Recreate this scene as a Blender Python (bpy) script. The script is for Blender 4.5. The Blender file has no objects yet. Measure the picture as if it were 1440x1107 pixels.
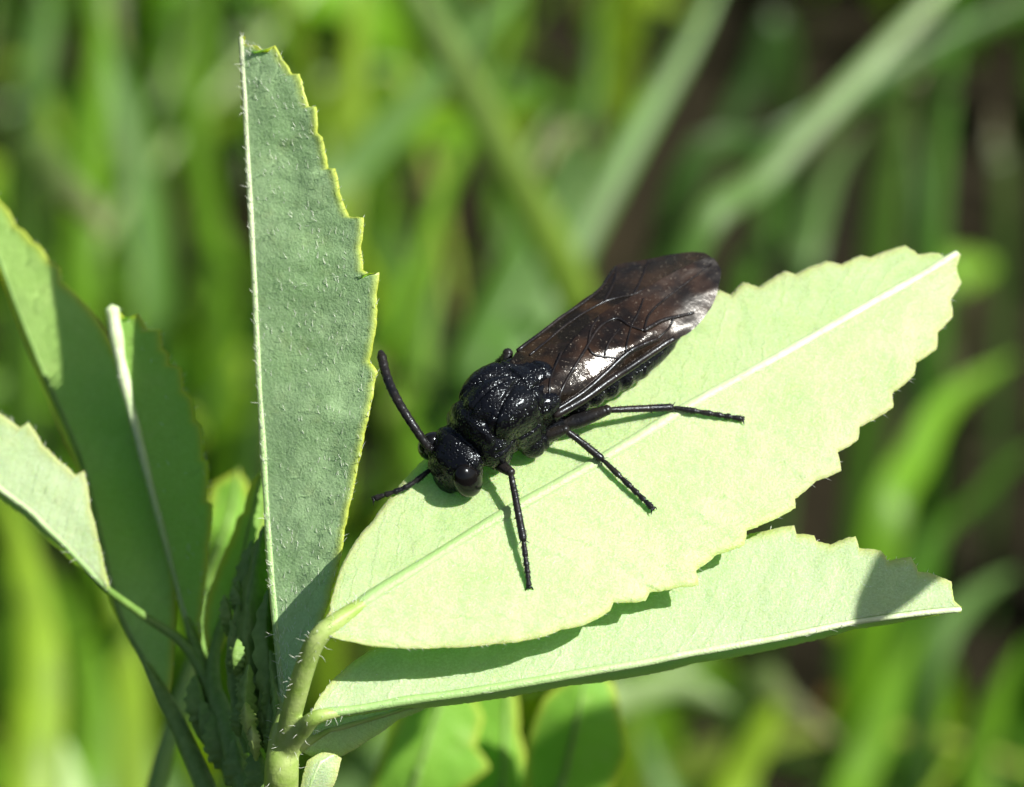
import bpy, bmesh, math, random
import numpy as np
from mathutils import Vector, Matrix, noise

random.seed(11)
rng = np.random.default_rng(11)

# ------------------------------------------------------------------ camera, world, sun, exposure
PITCH = math.radians(35)
CAM_H = 0.172                      # metres above the ground
FOCUS = 12.0                       # cm to the insect
FRAME_W = 2.9                      # cm across the frame at the insect
K = FRAME_W / 1440 / FOCUS         # cm per photo pixel per cm of depth
SUN = np.array([.57, .49, .66]); SUN /= np.linalg.norm(SUN)   # towards the sun: right, up, to the camera

RIGHT = np.array([1., 0, 0])
UP = np.array([0, math.sin(PITCH), math.cos(PITCH)])
BACK = np.array([0, -math.cos(PITCH), math.sin(PITCH)])
ROT = np.stack([RIGHT, UP, BACK], axis=1)
CAM = np.array([0, 0, CAM_H])

scene = bpy.context.scene
col = scene.collection
cam = bpy.data.cameras.new('camera')
cam_o = bpy.data.objects.new('camera', cam); col.objects.link(cam_o)
m = Matrix([list(ROT[i]) + [CAM[i]] for i in range(3)] + [[0, 0, 0, 1]])
cam_o.matrix_world = m
cam.sensor_width = 36; cam.sensor_fit = 'HORIZONTAL'
cam.lens = 36 * FOCUS / FRAME_W
cam.clip_start = 0.01; cam.clip_end = 500
cam.dof.use_dof = True
cam.dof.focus_distance = 0.1195
cam.dof.aperture_fstop = (cam.lens * 1e-3) / 0.0022
scene.camera = cam_o

SUN_W = ROT @ SUN
world = bpy.data.worlds.new('World'); scene.world = world; world.use_nodes = True
nt = world.node_tree; nt.nodes.clear()
sky = nt.nodes.new('ShaderNodeTexSky'); sky.sky_type = 'NISHITA'; sky.sun_disc = False
sky.sun_elevation = math.asin(SUN_W[2]); sky.sun_rotation = math.atan2(SUN_W[0], SUN_W[1])
sky.dust_density = 3.0; sky.ozone_density = .6
bg = nt.nodes.new('ShaderNodeBackground'); bg.inputs[1].default_value = 0.05
wo = nt.nodes.new('ShaderNodeOutputWorld')
nt.links.new(sky.outputs[0], bg.inputs[0]); nt.links.new(bg.outputs[0], wo.inputs[0])
sl = bpy.data.lights.new('sun', 'SUN'); sl.energy = 5.0; sl.angle = math.radians(.53); sl.color = (1, .96, .87)
so = bpy.data.objects.new('sun', sl); col.objects.link(so)
so.rotation_euler = Vector(SUN_W).to_track_quat('Z', 'Y').to_euler()
so.location = (0.3, -.2, .6)
scene.view_settings.view_transform = 'Standard'
scene.view_settings.look = 'None'
scene.view_settings.exposure = 1.08
scene.view_settings.gamma = 1
scene.view_settings.use_curve_mapping = False
scene.render.engine = 'CYCLES'
scene.cycles.use_denoising = True
scene.cycles.max_bounces = 10
scene.cycles.transparent_max_bounces = 16
scene.cycles.sample_clamp_indirect = 6

# ------------------------------------------------------------------ helpers
# camera frame: cm, x right, y up, z to the camera (z = -depth); everything is turned into world metres
def P(px, py, d):
    return np.array([(px - 720) * d * K, -(py - 553.5) * d * K, -d])
def W(p):
    return CAM + (np.asarray(p, float) @ ROT.T) * 0.01
def to_cam(w):
    return (np.asarray(w, float) - CAM) @ ROT * 100
def to_px(c):
    c = np.asarray(c, float); d = -c[..., 2]
    return np.stack([720 + c[..., 0] / (d * K), 553.5 - c[..., 1] / (d * K), d], -1)

def tag(o, label=None, cat=None, group=None, kind=None):
    if label: o['label'] = label
    if cat: o['category'] = cat
    if group: o['group'] = group
    if kind: o['kind'] = kind
    return o
def empty(name, loc):
    o = bpy.data.objects.new(name, None); col.objects.link(o); o.location = loc
    o.empty_display_size = .002
    return o
def mesh_obj(name, verts_w, faces, mat, parent=None, origin=None, smooth=True, attrs=None, uvs=None):
    """verts in world metres -> one mesh object; attrs: {name: per-vertex floats}"""
    verts_w = np.asarray(verts_w, float)
    if parent is not None:
        base = np.array(parent.location) if parent.parent is None else np.array(parent['_base'])
    else:
        base = np.array(origin if origin is not None else verts_w.mean(0))
    me = bpy.data.meshes.new(name)
    me.from_pydata((verts_w - base).tolist(), [], [list(map(int, f)) for f in faces])
    if smooth: me.polygons.foreach_set('use_smooth', [True] * len(me.polygons))
    for k, v in (attrs or {}).items():
        v = np.asarray(v, float)
        if v.ndim == 1:
            a = me.attributes.new(k, 'FLOAT', 'POINT'); a.data.foreach_set('value', v.astype(np.float32))
        else:
            a = me.attributes.new(k, 'FLOAT_COLOR', 'POINT')
            a.data.foreach_set('color', np.concatenate([v, np.ones((len(v), 1))], 1).astype(np.float32).ravel())
    me.materials.append(mat); me.update()
    o = bpy.data.objects.new(name, me); col.objects.link(o)
    if parent is not None:
        o.parent = parent
        o['_base'] = base.tolist()
    else:
        o.location = base
    return o

def resample(pts, n):
    pts = np.asarray(pts, float)
    L = np.r_[0, np.cumsum(np.linalg.norm(np.diff(pts, axis=0), axis=1))]
    t = np.linspace(0, L[-1], n)
    return np.stack([np.interp(t, L, pts[:, i]) for i in range(pts.shape[1])], 1)
def smooth_curve(pts, n):
    """Catmull-Rom through pts"""
    pts = np.asarray(pts, float)
    if len(pts) == 2: return resample(pts, n)
    Pp = np.vstack([2 * pts[0] - pts[1], pts, 2 * pts[-1] - pts[-2]])
    out = []
    seg = len(pts) - 1
    for u in np.linspace(0, seg - 1e-9, n):
        i = int(u); f = u - i
        a, b, c, d = Pp[i], Pp[i + 1], Pp[i + 2], Pp[i + 3]
        out.append(.5 * ((2 * b) + (c - a) * f + (2 * a - 5 * b + 4 * c - d) * f * f + (3 * b - a - 3 * c + d) * f ** 3))
    return np.array(out)
def tube(pts, radii, nseg=10, cap=True, squash=None):
    """swept tube; returns verts, faces"""
    pts = np.asarray(pts, float); n = len(pts)
    radii = np.asarray(radii, float) * np.ones(n)
    T = np.gradient(pts, axis=0); T /= np.linalg.norm(T, axis=1)[:, None] + 1e-12
    ref = np.array([.3, .5, .8]) if abs(T[0] @ np.array([.3, .5, .8])) < .9 else np.array([1., 0, 0])
    u = np.cross(T[0], ref); u /= np.linalg.norm(u)
    V, F = [], []
    ang = np.linspace(0, 2 * math.pi, nseg, endpoint=False)
    for i in range(n):
        u = u - T[i] * (u @ T[i]); u /= np.linalg.norm(u) + 1e-12
        v = np.cross(T[i], u)
        for a in ang:
            V.append(pts[i] + radii[i] * (math.cos(a) * u + math.sin(a) * v))
    for i in range(n - 1):
        for j in range(nseg):
            k = (j + 1) % nseg
            F.append((i * nseg + j, i * nseg + k, (i + 1) * nseg + k, (i + 1) * nseg + j))
    if cap:
        V += [pts[0] - T[0] * radii[0] * .6, pts[-1] + T[-1] * radii[-1] * .6]
        a, b = len(V) - 2, len(V) - 1
        for j in range(nseg):
            k = (j + 1) % nseg
            F.append((a, k, j)); F.append((b, (n - 1) * nseg + j, (n - 1) * nseg + k))
    return np.array(V), F
class Mesh:
    def __init__(s): s.V = []; s.F = []; s.A = {}; s.n = 0
    def add(s, V, F, **at):
        V = np.asarray(V, float)
        s.V.append(V); s.F += [tuple(int(i) + s.n for i in f) for f in F]; s.n += len(V)
        for k, v in at.items():
            v = np.asarray(v, float)
            if v.ndim == 0: v = np.full(len(V), float(v))
            elif v.ndim == 1 and len(v) == 3 and len(V) != 3: v = np.tile(v, (len(V), 1))
            s.A.setdefault(k, []).append(v)
    def build(s, name, mat, parent=None, cam_space=True, **kw):
        V = np.vstack(s.V)
        if cam_space: V = W(V)
        return mesh_obj(name, V, s.F, mat, parent, attrs={k: np.concatenate(v) for k, v in s.A.items()}, **kw)

# ------------------------------------------------------------------ materials
class N:
    def __init__(s, name):
        s.m = bpy.data.materials.new(name); s.m.use_nodes = True
        s.t = s.m.node_tree; s.t.nodes.clear()
        s.out = s.new('ShaderNodeOutputMaterial')
    def new(s, ty, **kw):
        n = s.t.nodes.new(ty)
        for k, v in kw.items(): setattr(n, k, v)
        return n
    def link(s, a, b): s.t.links.new(a, b)
    def set(s, n, **kw):
        for k, v in kw.items():
            i = n.inputs[k.replace('_', ' ')]
            if hasattr(v, 'is_output') or isinstance(v, bpy.types.NodeSocket): s.link(v, i)
            else: i.default_value = v
        return n
    def coords(s, scale):
        tc = s.new('ShaderNodeTexCoord'); mp = s.new('ShaderNodeMapping')
        mp.inputs['Scale'].default_value = scale if hasattr(scale, '__len__') else (scale,) * 3
        s.link(tc.outputs['Object'], mp.inputs[0]); return mp.outputs[0]
    def noise(s, vec, scale, detail=3, rough=.55):
        n = s.new('ShaderNodeTexNoise'); s.link(vec, n.inputs['Vector'])
        n.inputs['Scale'].default_value = scale; n.inputs['Detail'].default_value = detail
        n.inputs['Roughness'].default_value = rough
        return n.outputs['Fac']
    def vor(s, vec, scale, feature='F1'):
        n = s.new('ShaderNodeTexVoronoi', feature=feature); s.link(vec, n.inputs['Vector']); n.inputs['Scale'].default_value = scale
        return n.outputs['Distance']
    def ramp(s, fac, stops):
        r = s.new('ShaderNodeValToRGB'); s.link(fac, r.inputs[0])
        e = r.color_ramp.elements
        while len(e) < len(stops): e.new(.5)
        for el, (p, c) in zip(e, stops): el.position = p; el.color = (*c, 1) if len(c) == 3 else c
        return r.outputs[0]
    def val(s, fac, a, b, lo=0., hi=1.):
        r = s.new('ShaderNodeMapRange'); s.link(fac, r.inputs[0])
        for i, v in zip((1, 2, 3, 4), (a, b, lo, hi)): r.inputs[i].default_value = v
        return r.outputs[0]
    def mix(s, fac, a, b, mode='MIX'):
        n = s.new('ShaderNodeMix', data_type='RGBA', blend_type=mode)
        for i, v in ((0, fac), (6, a), (7, b)):
            if isinstance(v, bpy.types.NodeSocket): s.link(v, n.inputs[i])
            else: n.inputs[i].default_value = v if i == 0 else (*v, 1)
        return n.outputs[2]
    def math(s, op, a, b=0.):
        n = s.new('ShaderNodeMath', operation=op)
        for i, v in enumerate((a, b)):
            if isinstance(v, bpy.types.NodeSocket): s.link(v, n.inputs[i])
            else: n.inputs[i].default_value = v
        return n.outputs[0]
    def attr(s, name, color=False):
        n = s.new('ShaderNodeAttribute', attribute_name=name)
        return n.outputs['Color' if color else 'Fac']
    def bump(s, h, strength, dist, prev=None):
        n = s.new('ShaderNodeBump'); s.link(h, n.inputs['Height'])
        n.inputs['Strength'].default_value = strength; n.inputs['Distance'].default_value = dist
        if prev is not None: s.link(prev, n.inputs['Normal'])
        return n.outputs[0]
    def mixsh(s, fac, a, b):
        n = s.new('ShaderNodeMixShader')
        if isinstance(fac, bpy.types.NodeSocket): s.link(fac, n.inputs[0])
        else: n.inputs[0].default_value = fac
        s.link(a, n.inputs[1]); s.link(b, n.inputs[2]); return n.outputs[0]
    def done(s, sh): s.link(sh, s.out.inputs['Surface']); return s.m

MM = 1000.0
def leaf_mat(name, lo, hi, edge=(.40, .47, .05), trans=(.45, .72, .10), tfac=.34, rough=.5, spec=.35, vein=.22, edge_w=.9, sss=0.):
    n = N(name); co = n.coords(MM)
    big = n.noise(co, .55, 4); fine = n.noise(co, 16, 3, .65); mid = n.noise(co, 4.0, 3); blot = n.noise(co, 1.4, 4, .6)
    c = n.mix(n.val(big, .3, .7), lo, hi)
    c = n.mix(n.math('MULTIPLY', n.val(fine, .40, .66), .5), c, tuple(min(1, x * 1.4 + .05) for x in hi))
    c = n.mix(n.math('MULTIPLY', n.val(mid, .52, .75), .28), c, tuple(x * .75 for x in lo))
    c = n.mix(n.math('MULTIPLY', n.val(blot, .55, .75), .22), c, (.46, .50, .22))
    t = n.attr('along')
    ph = n.math('ADD', n.math('MULTIPLY', t, 150.), n.math('MULTIPLY', blot, 9.))
    vn = n.math('MULTIPLY', n.val(n.math('SINE', ph), .80, 1.), n.val(big, .35, .65))
    c = n.mix(n.math('MULTIPLY', vn, vein), c, tuple(x * .7 for x in lo))
    e = n.attr('edge')
    c = n.mix(n.math('MULTIPLY', n.val(n.math('ADD', e, n.math('MULTIPLY', mid, .30)), .62, 1.16), edge_w), c, edge)
    h = n.math('ADD', n.math('MULTIPLY', fine, .5), n.math('ADD', mid, n.math('MULTIPLY', vn, .4)))
    nb = n.bump(h, .55, 5e-5)
    b = n.new('ShaderNodeBsdfPrincipled'); n.set(b, Base_Color=c, Roughness=rough, Normal=nb)
    b.inputs['Specular IOR Level'].default_value = spec
    b.inputs['Sheen Weight'].default_value = .10; b.inputs['Sheen Roughness'].default_value = .4
    if sss:
        b.inputs['Subsurface Weight'].default_value = sss; b.inputs['Subsurface Radius'].default_value = (.45, 1., .12); b.inputs['Subsurface Scale'].default_value = 5e-4
    tr = n.new('ShaderNodeBsdfTranslucent'); n.set(tr, Normal=nb)
    n.link(n.mix(n.math('MULTIPLY', n.val(e, .6, 1.), edge_w), trans, (.80, .82, .08)), tr.inputs['Color'])
    fac = n.val(n.attr('under'), 0, 1, tfac, .85)
    return n.done(n.mixsh(fac, b.outputs[0], tr.outputs[0]))
M = {}
M['leaf'] = leaf_mat('pale_leaf_underside', (.32, .47, .19), (.42, .56, .28), edge_w=.35, sss=.55)
M['leaf_fold'] = leaf_mat('folded_leaf_underside', (.31, .43, .21), (.39, .51, .29), edge_w=.5, sss=.4)
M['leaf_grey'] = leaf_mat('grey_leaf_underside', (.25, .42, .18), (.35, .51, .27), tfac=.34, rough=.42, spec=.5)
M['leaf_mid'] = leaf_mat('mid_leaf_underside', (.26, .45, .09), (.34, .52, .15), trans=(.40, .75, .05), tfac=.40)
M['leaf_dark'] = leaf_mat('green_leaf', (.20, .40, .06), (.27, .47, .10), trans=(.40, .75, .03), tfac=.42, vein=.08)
def plain(name, c1, c2, scale=2., rough=.5, tfac=.25, trans=(.3, .5, .06), bumpd=3e-5, spec=.4):
    n = N(name); co = n.coords(MM)
    f = n.noise(co, scale, 4); g = n.noise(co, scale * 7, 2)
    c = n.mix(n.val(f, .3, .7), c1, c2)
    nb = n.bump(n.math('ADD', f, n.math('MULTIPLY', g, .6)), .5, bumpd)
    b = n.new('ShaderNodeBsdfPrincipled'); n.set(b, Base_Color=c, Roughness=rough, Normal=nb)
    b.inputs['Specular IOR Level'].default_value = spec
    if tfac <= 0: return n.done(b.outputs[0])
    tr = n.new('ShaderNodeBsdfTranslucent'); tr.inputs['Color'].default_value = (*trans, 1)
    return n.done(n.mixsh(tfac, b.outputs[0], tr.outputs[0]))
def rib_mat_(k=1.):
    n = N('midrib'); co = n.coords(MM); f = n.noise(co, 3, 4); g = n.noise(co, 18, 2)
    c = n.mix(n.val(f, .3, .7), (.44 * k, .56 * k, .30 * k), (.60 * k, .68 * k, .46 * k))
    c = n.mix(n.val(n.math('ADD', n.attr('along'), n.math('MULTIPLY', f, .05)), .32, .80, 1., 0.), c, (.26, .42, .15))
    nb = n.bump(n.math('ADD', f, n.math('MULTIPLY', g, .8)), .6, 5e-5)
    b = n.new('ShaderNodeBsdfPrincipled'); n.set(b, Base_Color=c, Roughness=.42, Normal=nb)
    tr = n.new('ShaderNodeBsdfTranslucent'); tr.inputs['Color'].default_value = (.6, .75, .25, 1)
    return n.done(n.mixsh(.2, b.outputs[0], tr.outputs[0]))
M['rib'] = rib_mat_()
M['rib_dull'] = rib_mat_(.72)
M['stem'] = plain('stem', (.24, .37, .07), (.38, .48, .17), 2, .45, .3, (.4, .5, .05), 4e-5)
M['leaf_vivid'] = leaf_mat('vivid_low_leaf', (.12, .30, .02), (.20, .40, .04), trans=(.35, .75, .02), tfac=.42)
M['bud'] = plain('young_leaf', (.12, .24, .04), (.20, .34, .08), 4, .5, .25, (.2, .4, .04), 6e-5)
M['hair'] = plain('plant_hair', (.75, .78, .70), (.85, .86, .8), 2, .3, .3, (.8, .85, .7), 1e-6, .7)

def grass_mat(name, tfac=.4):
    n = N(name); co = n.coords((400, 400, 60)); f = n.noise(co, 1.0, 3)
    c = n.attr('tint', True)
    c2 = n.mix(n.val(f, .3, .7, 0, .45), c, (.05, .08, .02))
    b = n.new('ShaderNodeBsdfPrincipled'); n.set(b, Base_Color=c2, Roughness=.45)
    b.inputs['Specular IOR Level'].default_value = .3
    tr = n.new('ShaderNodeBsdfTranslucent')
    n.link(n.mix(1., c, (2.6, 2.5, .8), 'MULTIPLY'), tr.inputs['Color'])
    return n.done(n.mixsh(tfac, b.outputs[0], tr.outputs[0]))
M['grass'] = grass_mat('grass')
def soil_mat():
    n = N('soil'); co = n.coords(100.)
    a = n.noise(co, .35, 6, .6); b_ = n.noise(co, 2.2, 5, .65)
    c = n.mix(n.val(a, .35, .65), (.006, .0058, .003), (.018, .0145, .008))
    c = n.mix(n.val(b_, .55, .8, 0, .6), c, (.05, .038, .02))
    b = n.new('ShaderNodeBsdfPrincipled'); n.set(b, Base_Color=c, Roughness=.95, Normal=n.bump(b_, .9, 2e-3)); b.inputs['Specular IOR Level'].default_value = .08
    return n.done(b.outputs[0])
M['soil'] = soil_mat()

def cuticle(name, c1, c2, rough, scale, dist, strength=.8):
    n = N(name); co = n.coords(MM)
    v = n.vor(co, scale); f = n.noise(co, scale * .7, 3, .6); big = n.noise(co, 1.3, 3)
    pit = n.val(v, .0, .45)
    h = n.math('ADD', pit, n.math('MULTIPLY', f, .8))
    c = n.mix(n.val(big, .35, .65), c1, c2)
    b = n.new('ShaderNodeBsdfPrincipled'); n.set(b, Base_Color=c, Normal=n.bump(h, strength, dist))
    n.link(n.val(f, .3, .7, rough * .7, rough * 1.5), b.inputs['Roughness'])
    b.inputs['Specular IOR Level'].default_value = .25; b.inputs['Specular Tint'].default_value = (.80, .90, 1., 1)
    return n.done(b.outputs[0])
M['body'] = cuticle('black_cuticle', (.002, .002, .003), (.003, .0033, .004), .17, 11, 2.6e-5, 1.)
M['leg'] = cuticle('leg_cuticle', (.006, .006, .007), (.014, .012, .010), .28, 12, 1.2e-5, .6)
M['eye'] = cuticle('compound_eye', (.003, .003, .003), (.005, .004, .004), .12, 26, 3e-6, .35)
def wing_mat(name, base, clear, rough):
    n = N(name); co = n.coords(MM)
    big = n.noise(co, .8, 3); fine = n.noise(co, 12, 3, .7); mid = n.noise(co, 2.2, 3); tip = n.attr('tip')
    c = n.mix(n.val(big, .42, .60), base, tuple(x * k for x, k in zip(base, (4.2, 3.1, 2.3))))
    c = n.mix(n.val(fine, .62, .72, 0, .5), c, (.25, .22, .18))
    b = n.new('ShaderNodeBsdfPrincipled')
    nb = n.bump(fine, .6, 1.2e-5); nb = n.bump(mid, .5, 4e-5, nb)
    n.set(b, Base_Color=c, Roughness=n.math('ADD', rough, n.math('MULTIPLY', tip, .16)), Normal=nb)
    n.link(n.math('ADD', .36, n.math('MULTIPLY', tip, .25)), b.inputs['Specular IOR Level'])
    tp = n.new('ShaderNodeBsdfTransparent'); tp.inputs[0].default_value = (.62, .50, .36, 1)
    return n.done(n.mixsh(n.math('ADD', clear, n.math('MULTIPLY', tip, .10)), b.outputs[0], tp.outputs[0]))
M['wing'] = wing_mat('smoky_wing', (.005, .0035, .0025), .05, .15)
M['wing_far'] = wing_mat('smoky_far_wing', (.006, .0045, .003), .24, .30)
M['vein'] = cuticle('wing_vein', (.005, .004, .004), (.012, .009, .008), .25, 12, 8e-6, .5)

# ------------------------------------------------------------------ setting: ground
def gz(x, y):
    return .004 * noise.noise(Vector((x * 14, y * 14, 0))) + .0018 * noise.noise(Vector((x * 60, y * 60, 3)))
xs = np.unique(np.r_[np.linspace(-.4, .4, 110), np.geomspace(.42, 60, 14), -np.geomspace(.42, 60, 14)])
ys = np.unique(np.r_[np.linspace(-.2, .8, 130), np.geomspace(.84, 60, 14), -np.geomspace(.25, 60, 14)])
V = [(x, y, gz(x, y) if abs(x) < 1 and abs(y) < 1 else 0) for y in ys for x in xs]
nx = len(xs)
F = [(j * nx + i, j * nx + i + 1, (j + 1) * nx + i + 1, (j + 1) * nx + i) for j in range(len(ys) - 1) for i in range(nx - 1)]
tag(mesh_obj('ground', V, F, M['soil'], origin=(0, 0, 0)), 'dark brown soil under the meadow grass', 'ground', kind='structure')

# ------------------------------------------------------------------ leaves
def leaf_half(mid, margin, G, curve=0., wob=.004, n=170, m=16, thick=.010, seed=0, flip=False):
    """mid: (px, py, depth) polyline; margin: px polyline from base to tip; G: depth slope per unit right / down.
    Returns camera-frame verts of a slab, faces, attributes."""
    margin = np.asarray(margin, float); cen = np.asarray(mid, float)[:, :2]
    seg = np.linalg.norm(np.diff(margin, axis=0), axis=1)
    ms, fr = [], []
    tot = seg.sum(); acc = 0
    for i, L in enumerate(seg):
        k = max(1, int(round(n * L / tot)))
        for j in range(k):
            e_ = margin[i + 1] - margin[i]; p_ = margin[i] + e_ * j / k
            if L > 14:
                nv = np.array([-e_[1], e_[0]]) / L; away = p_ - cen[np.argmin(np.linalg.norm(cen - p_, axis=1))]
                p_ = p_ + nv * np.sign(nv @ away) * min(L * .028, 1.5) * math.sin(math.pi * j / k) + rng.normal(0, .35, 2) * (0 < j < k)
            ms.append(p_); fr.append((acc + L * j / k) / tot)
        acc += L
    ms.append(margin[-1]); fr.append(1.)
    ms = np.array(ms); fr = np.array(fr)
    mid = smooth_curve(mid, 120)
    L = np.r_[0, np.cumsum(np.linalg.norm(np.diff(mid[:, :2], axis=0), axis=1))]; L /= L[-1]
    # match by projection along the leaf so that cross lines stay square, kept monotonic
    ax = mid[-1, :2] - mid[0, :2]; ax /= (ax @ ax)
    pr = (ms - mid[0, :2]) @ ax; pr = np.clip(np.maximum.accumulate(pr), 0, 1)
    lead = np.clip(.6 * pr + .4 * fr, 0, 1)
    mp = np.stack([np.interp(lead, L, mid[:, i]) for i in range(3)], 1)
    mcount = len(ms); rows = []
    edge, along, across = [], [], []
    ss = np.linspace(0, 1, m) ** .85
    for s in ss:
        q = mp[:, :2] + (ms - mp[:, :2]) * s
        d = mp[:, 2] + ((q - mp[:, :2]) @ np.array(G)) * .00201 + curve * s * s * np.linalg.norm(ms - mp[:, :2], axis=1) / 150.
        w = np.array([noise.noise(Vector((a * .011 + seed, b * .011, seed * 3.3))) + .35 * noise.noise(Vector((a * .04, b * .04, seed))) for a, b in q])
        d = d + wob * w * min(1, s * 2.5)
        rows.append(np.array([P(a, b, c) for (a, b), c in zip(q, d)]))
        wpx = np.linalg.norm(ms - mp[:, :2], axis=1)
        edge.append(np.clip(1 - (1 - s) * wpx / 26., 0, 1) * np.ones(mcount)); along.append(lead - s * .10); across.append(np.full(mcount, s))
    top = np.array(rows)                                   # (m, mcount, 3)
    gu = np.gradient(top, axis=0); gv = np.gradient(top, axis=1)
    nr = np.cross(gu, gv); nr /= np.linalg.norm(nr, axis=2)[..., None] + 1e-12
    ref = np.sign(nr[m // 2, :, 2].mean()) or 1
    nr = nr * ref
    # taper the slab to a rounded rim
    tt = thick * np.sqrt(np.clip(1 - (np.array(ss)[:, None]) ** 6, .08, 1))[..., None]
    bot = top - nr * tt
    V = np.concatenate([top.reshape(-1, 3), bot.reshape(-1, 3)])
    c = mcount; off = m * c; F = []
    for i in range(m - 1):
        for j in range(c - 1):
            a = (i * c + j, i * c + j + 1, (i + 1) * c + j + 1, (i + 1) * c + j)
            F.append(a); F.append(tuple(off + x for x in a[::-1]))
    for j in range(c - 1):
        a, b = (m - 1) * c + j, (m - 1) * c + j + 1
        F.append((a, b, off + b, off + a))
    E = np.concatenate([np.array(edge).ravel()] * 2)
    A = np.concatenate([np.array(along).ravel()] * 2); S = np.concatenate([np.array(across).ravel()] * 2)
    U = np.r_[np.zeros(m * c), np.ones(m * c)]
    return V, F, dict(edge=E, along=A, across=S, under=U), top, nr
def add_hairs(mb, top, nr, count, lmin, lmax, rad, lie=.6, smin=0., smax=1., rim=False):
    m, c, _ = top.shape
    for _ in range(count):
        i = random.randrange(int(smin * (m - 1)), max(int(smin * (m - 1)) + 1, int(smax * (m - 1)) + 1)); j = random.randrange(1, c - 1)
        i = min(i, m - 1)
        p = top[i, j]
        if not rim and noise.noise(Vector(p * 4.)) + noise.noise(Vector(p * 11.)) * .5 < random.uniform(-.5, .35): continue
        if not rim and i < m - 1 and j < c - 1:
            a, b = random.random(), random.random()
            p = p * (1 - a) * (1 - b) + top[i + 1, j] * a * (1 - b) + top[i, j + 1] * b * (1 - a) + top[i + 1, j + 1] * a * b
        nn = nr[i, j]
        along = top[i, min(j + 1, c - 1)] - top[i, j - 1]; along /= np.linalg.norm(along) + 1e-9
        if rim:
            out = top[m - 1, j] - top[m - 3, j]; out /= np.linalg.norm(out) + 1e-9
            d = out + .5 * along + .3 * nn
        else:
            d = nn * (1 - lie) + along * lie
        d = d + rng.normal(0, .28, 3); d /= np.linalg.norm(d)
        L = lmin + (lmax - lmin) * random.random() ** 1.8
        k = rng.normal(0, .25, 3)
        pts = [p, p + d * L * .5 + k * L * .15, p + d * L + k * L * .35 - nn * L * .12 * (not rim)]
        V, F = tube(pts, [rad, rad * .75, rad * .15], 4, cap=False)
        mb.add(V, F)

J = P(402, 1015, 11.92)
base_w = W(P(392, 1107, 11.95)); base_w[2] = gz(base_w[0] - .004, base_w[1]); base_w[0] -= .004
plant = empty('clover_plant', base_w)
tag(plant, 'clover plant with toothed folded leaflets, the sawfly resting on its widest open leaflet', 'plant')

def leaflet(mid, margin, G, margin2, G2, mat, parent=plant, label=None, rib_r=(.016, .006), rib_sink=.008, hairs=0, rim_hairs=0, seed=0,
            curve=0., curve2=0., wob=.008, rib_mat='rib', thick=.010, n=170, hair_len=(.011, .024), hair_r=.0006):
    mb = Mesh()
    V, F, at, top, nr = leaf_half(mid, margin, G, curve, wob, n=n, seed=seed, thick=thick); mb.add(V, F, **at)
    if margin2 is not None:
        V, F, at, top2, nr2 = leaf_half(mid, margin2, G2, curve2, wob, n=n, seed=seed + 5, thick=thick); mb.add(V, F, **at)
    o = mb.build('leaflet', mat, parent)
    if label: o['label'] = label
    mc = smooth_curve(mid, 60)
    mc[:, 0] += [1.6 * noise.noise(Vector((i * .16, seed * 7.1, 0))) for i in range(60)]; mc[:, 1] += [1.6 * noise.noise(Vector((i * .16, seed * 7.1, 5))) for i in range(60)]
    pts = np.array([P(*q) for q in mc]); rr = np.linspace(rib_r[0], rib_r[1], 60)
    prot = np.clip(rr - rib_sink * np.linspace(1, .5, 60), .0015, None) * np.clip(np.linspace(.2, 1.8, 60), 0, 1)
    pts[:, 2] -= rr - prot
    rr = rr * np.array([1 + .22 * noise.noise(Vector((i * .22, seed * 3.7, 2))) for i in range(60)])
    V, F = tube(pts, rr, 10)
    r = Mesh(); r.add(V, F, along=np.r_[np.repeat(np.linspace(0, 1, 60), 10), 0, 1]); r.build('midrib', M[rib_mat], o)
    if hairs or rim_hairs:
        hb = Mesh()
        if hairs: add_hairs(hb, top, nr, hairs, hair_len[0], hair_len[1], hair_r, lie=.82)
        if rim_hairs: add_hairs(hb, top, nr, rim_hairs,   .008, .02, .0006, rim=True, smin=1.)
        ribn = Mesh()
        for _ in range(hairs // 5):
            i = random.randrange(2, 57); d = rng.normal(0, .5, 3) + np.array([0, 0, .8]) + (pts[i + 1] - pts[i]) * 30; d /= np.linalg.norm(d)
            p0 = pts[i] + np.array([0, 0, rr[i] * .6]) + rng.normal(0, .3, 3) * rr[i]
            V, F = tube([p0, p0 + d * .015, p0 + d * .028 + rng.normal(0, .004, 3)], [.0007, .0006, .0002], 4, cap=False); hb.add(V, F)
        tag(hb.build('leaf_hairs', M['hair'], o), kind='stuff')
    return o

# the widest leaflet, under the insect: a low ridge along its midrib
MAIN_MID = [(452, 888), (500, 857), (560, 818), (690, 737), (840, 652), (950, 585), (1090, 505), (1220, 432), (1300, 386), (1347, 357)]
MA = np.array(MAIN_MID, float); _L = np.r_[0, np.cumsum(np.linalg.norm(np.diff(MA, axis=0), axis=1))]
MAIN_D = 11.72 + .346 * _L * .00201
MAIN_MID3 = np.c_[MA, MAIN_D]
GU, GL = (-.10, -.85), (.10, -.51)
def main_depth(px, py):
    q = np.array([px, py], float); best = None
    for i in range(len(MA) - 1):
        a, b = MA[i], MA[i + 1]; ab = b - a; t = np.clip((q - a) @ ab / (ab @ ab), 0, 1)
        c = a + ab * t; dd = np.linalg.norm(q - c)
        if best is None or dd < best[0]: best = (dd, c, MAIN_D[i] * (1 - t) + MAIN_D[i + 1] * t, ab)
    _, c, d, ab = best
    off = q - c
    side = ab[0] * off[1] - ab[1] * off[0]
    return d + off @ np.array(GL if side > 0 else GU) * .00201
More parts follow.
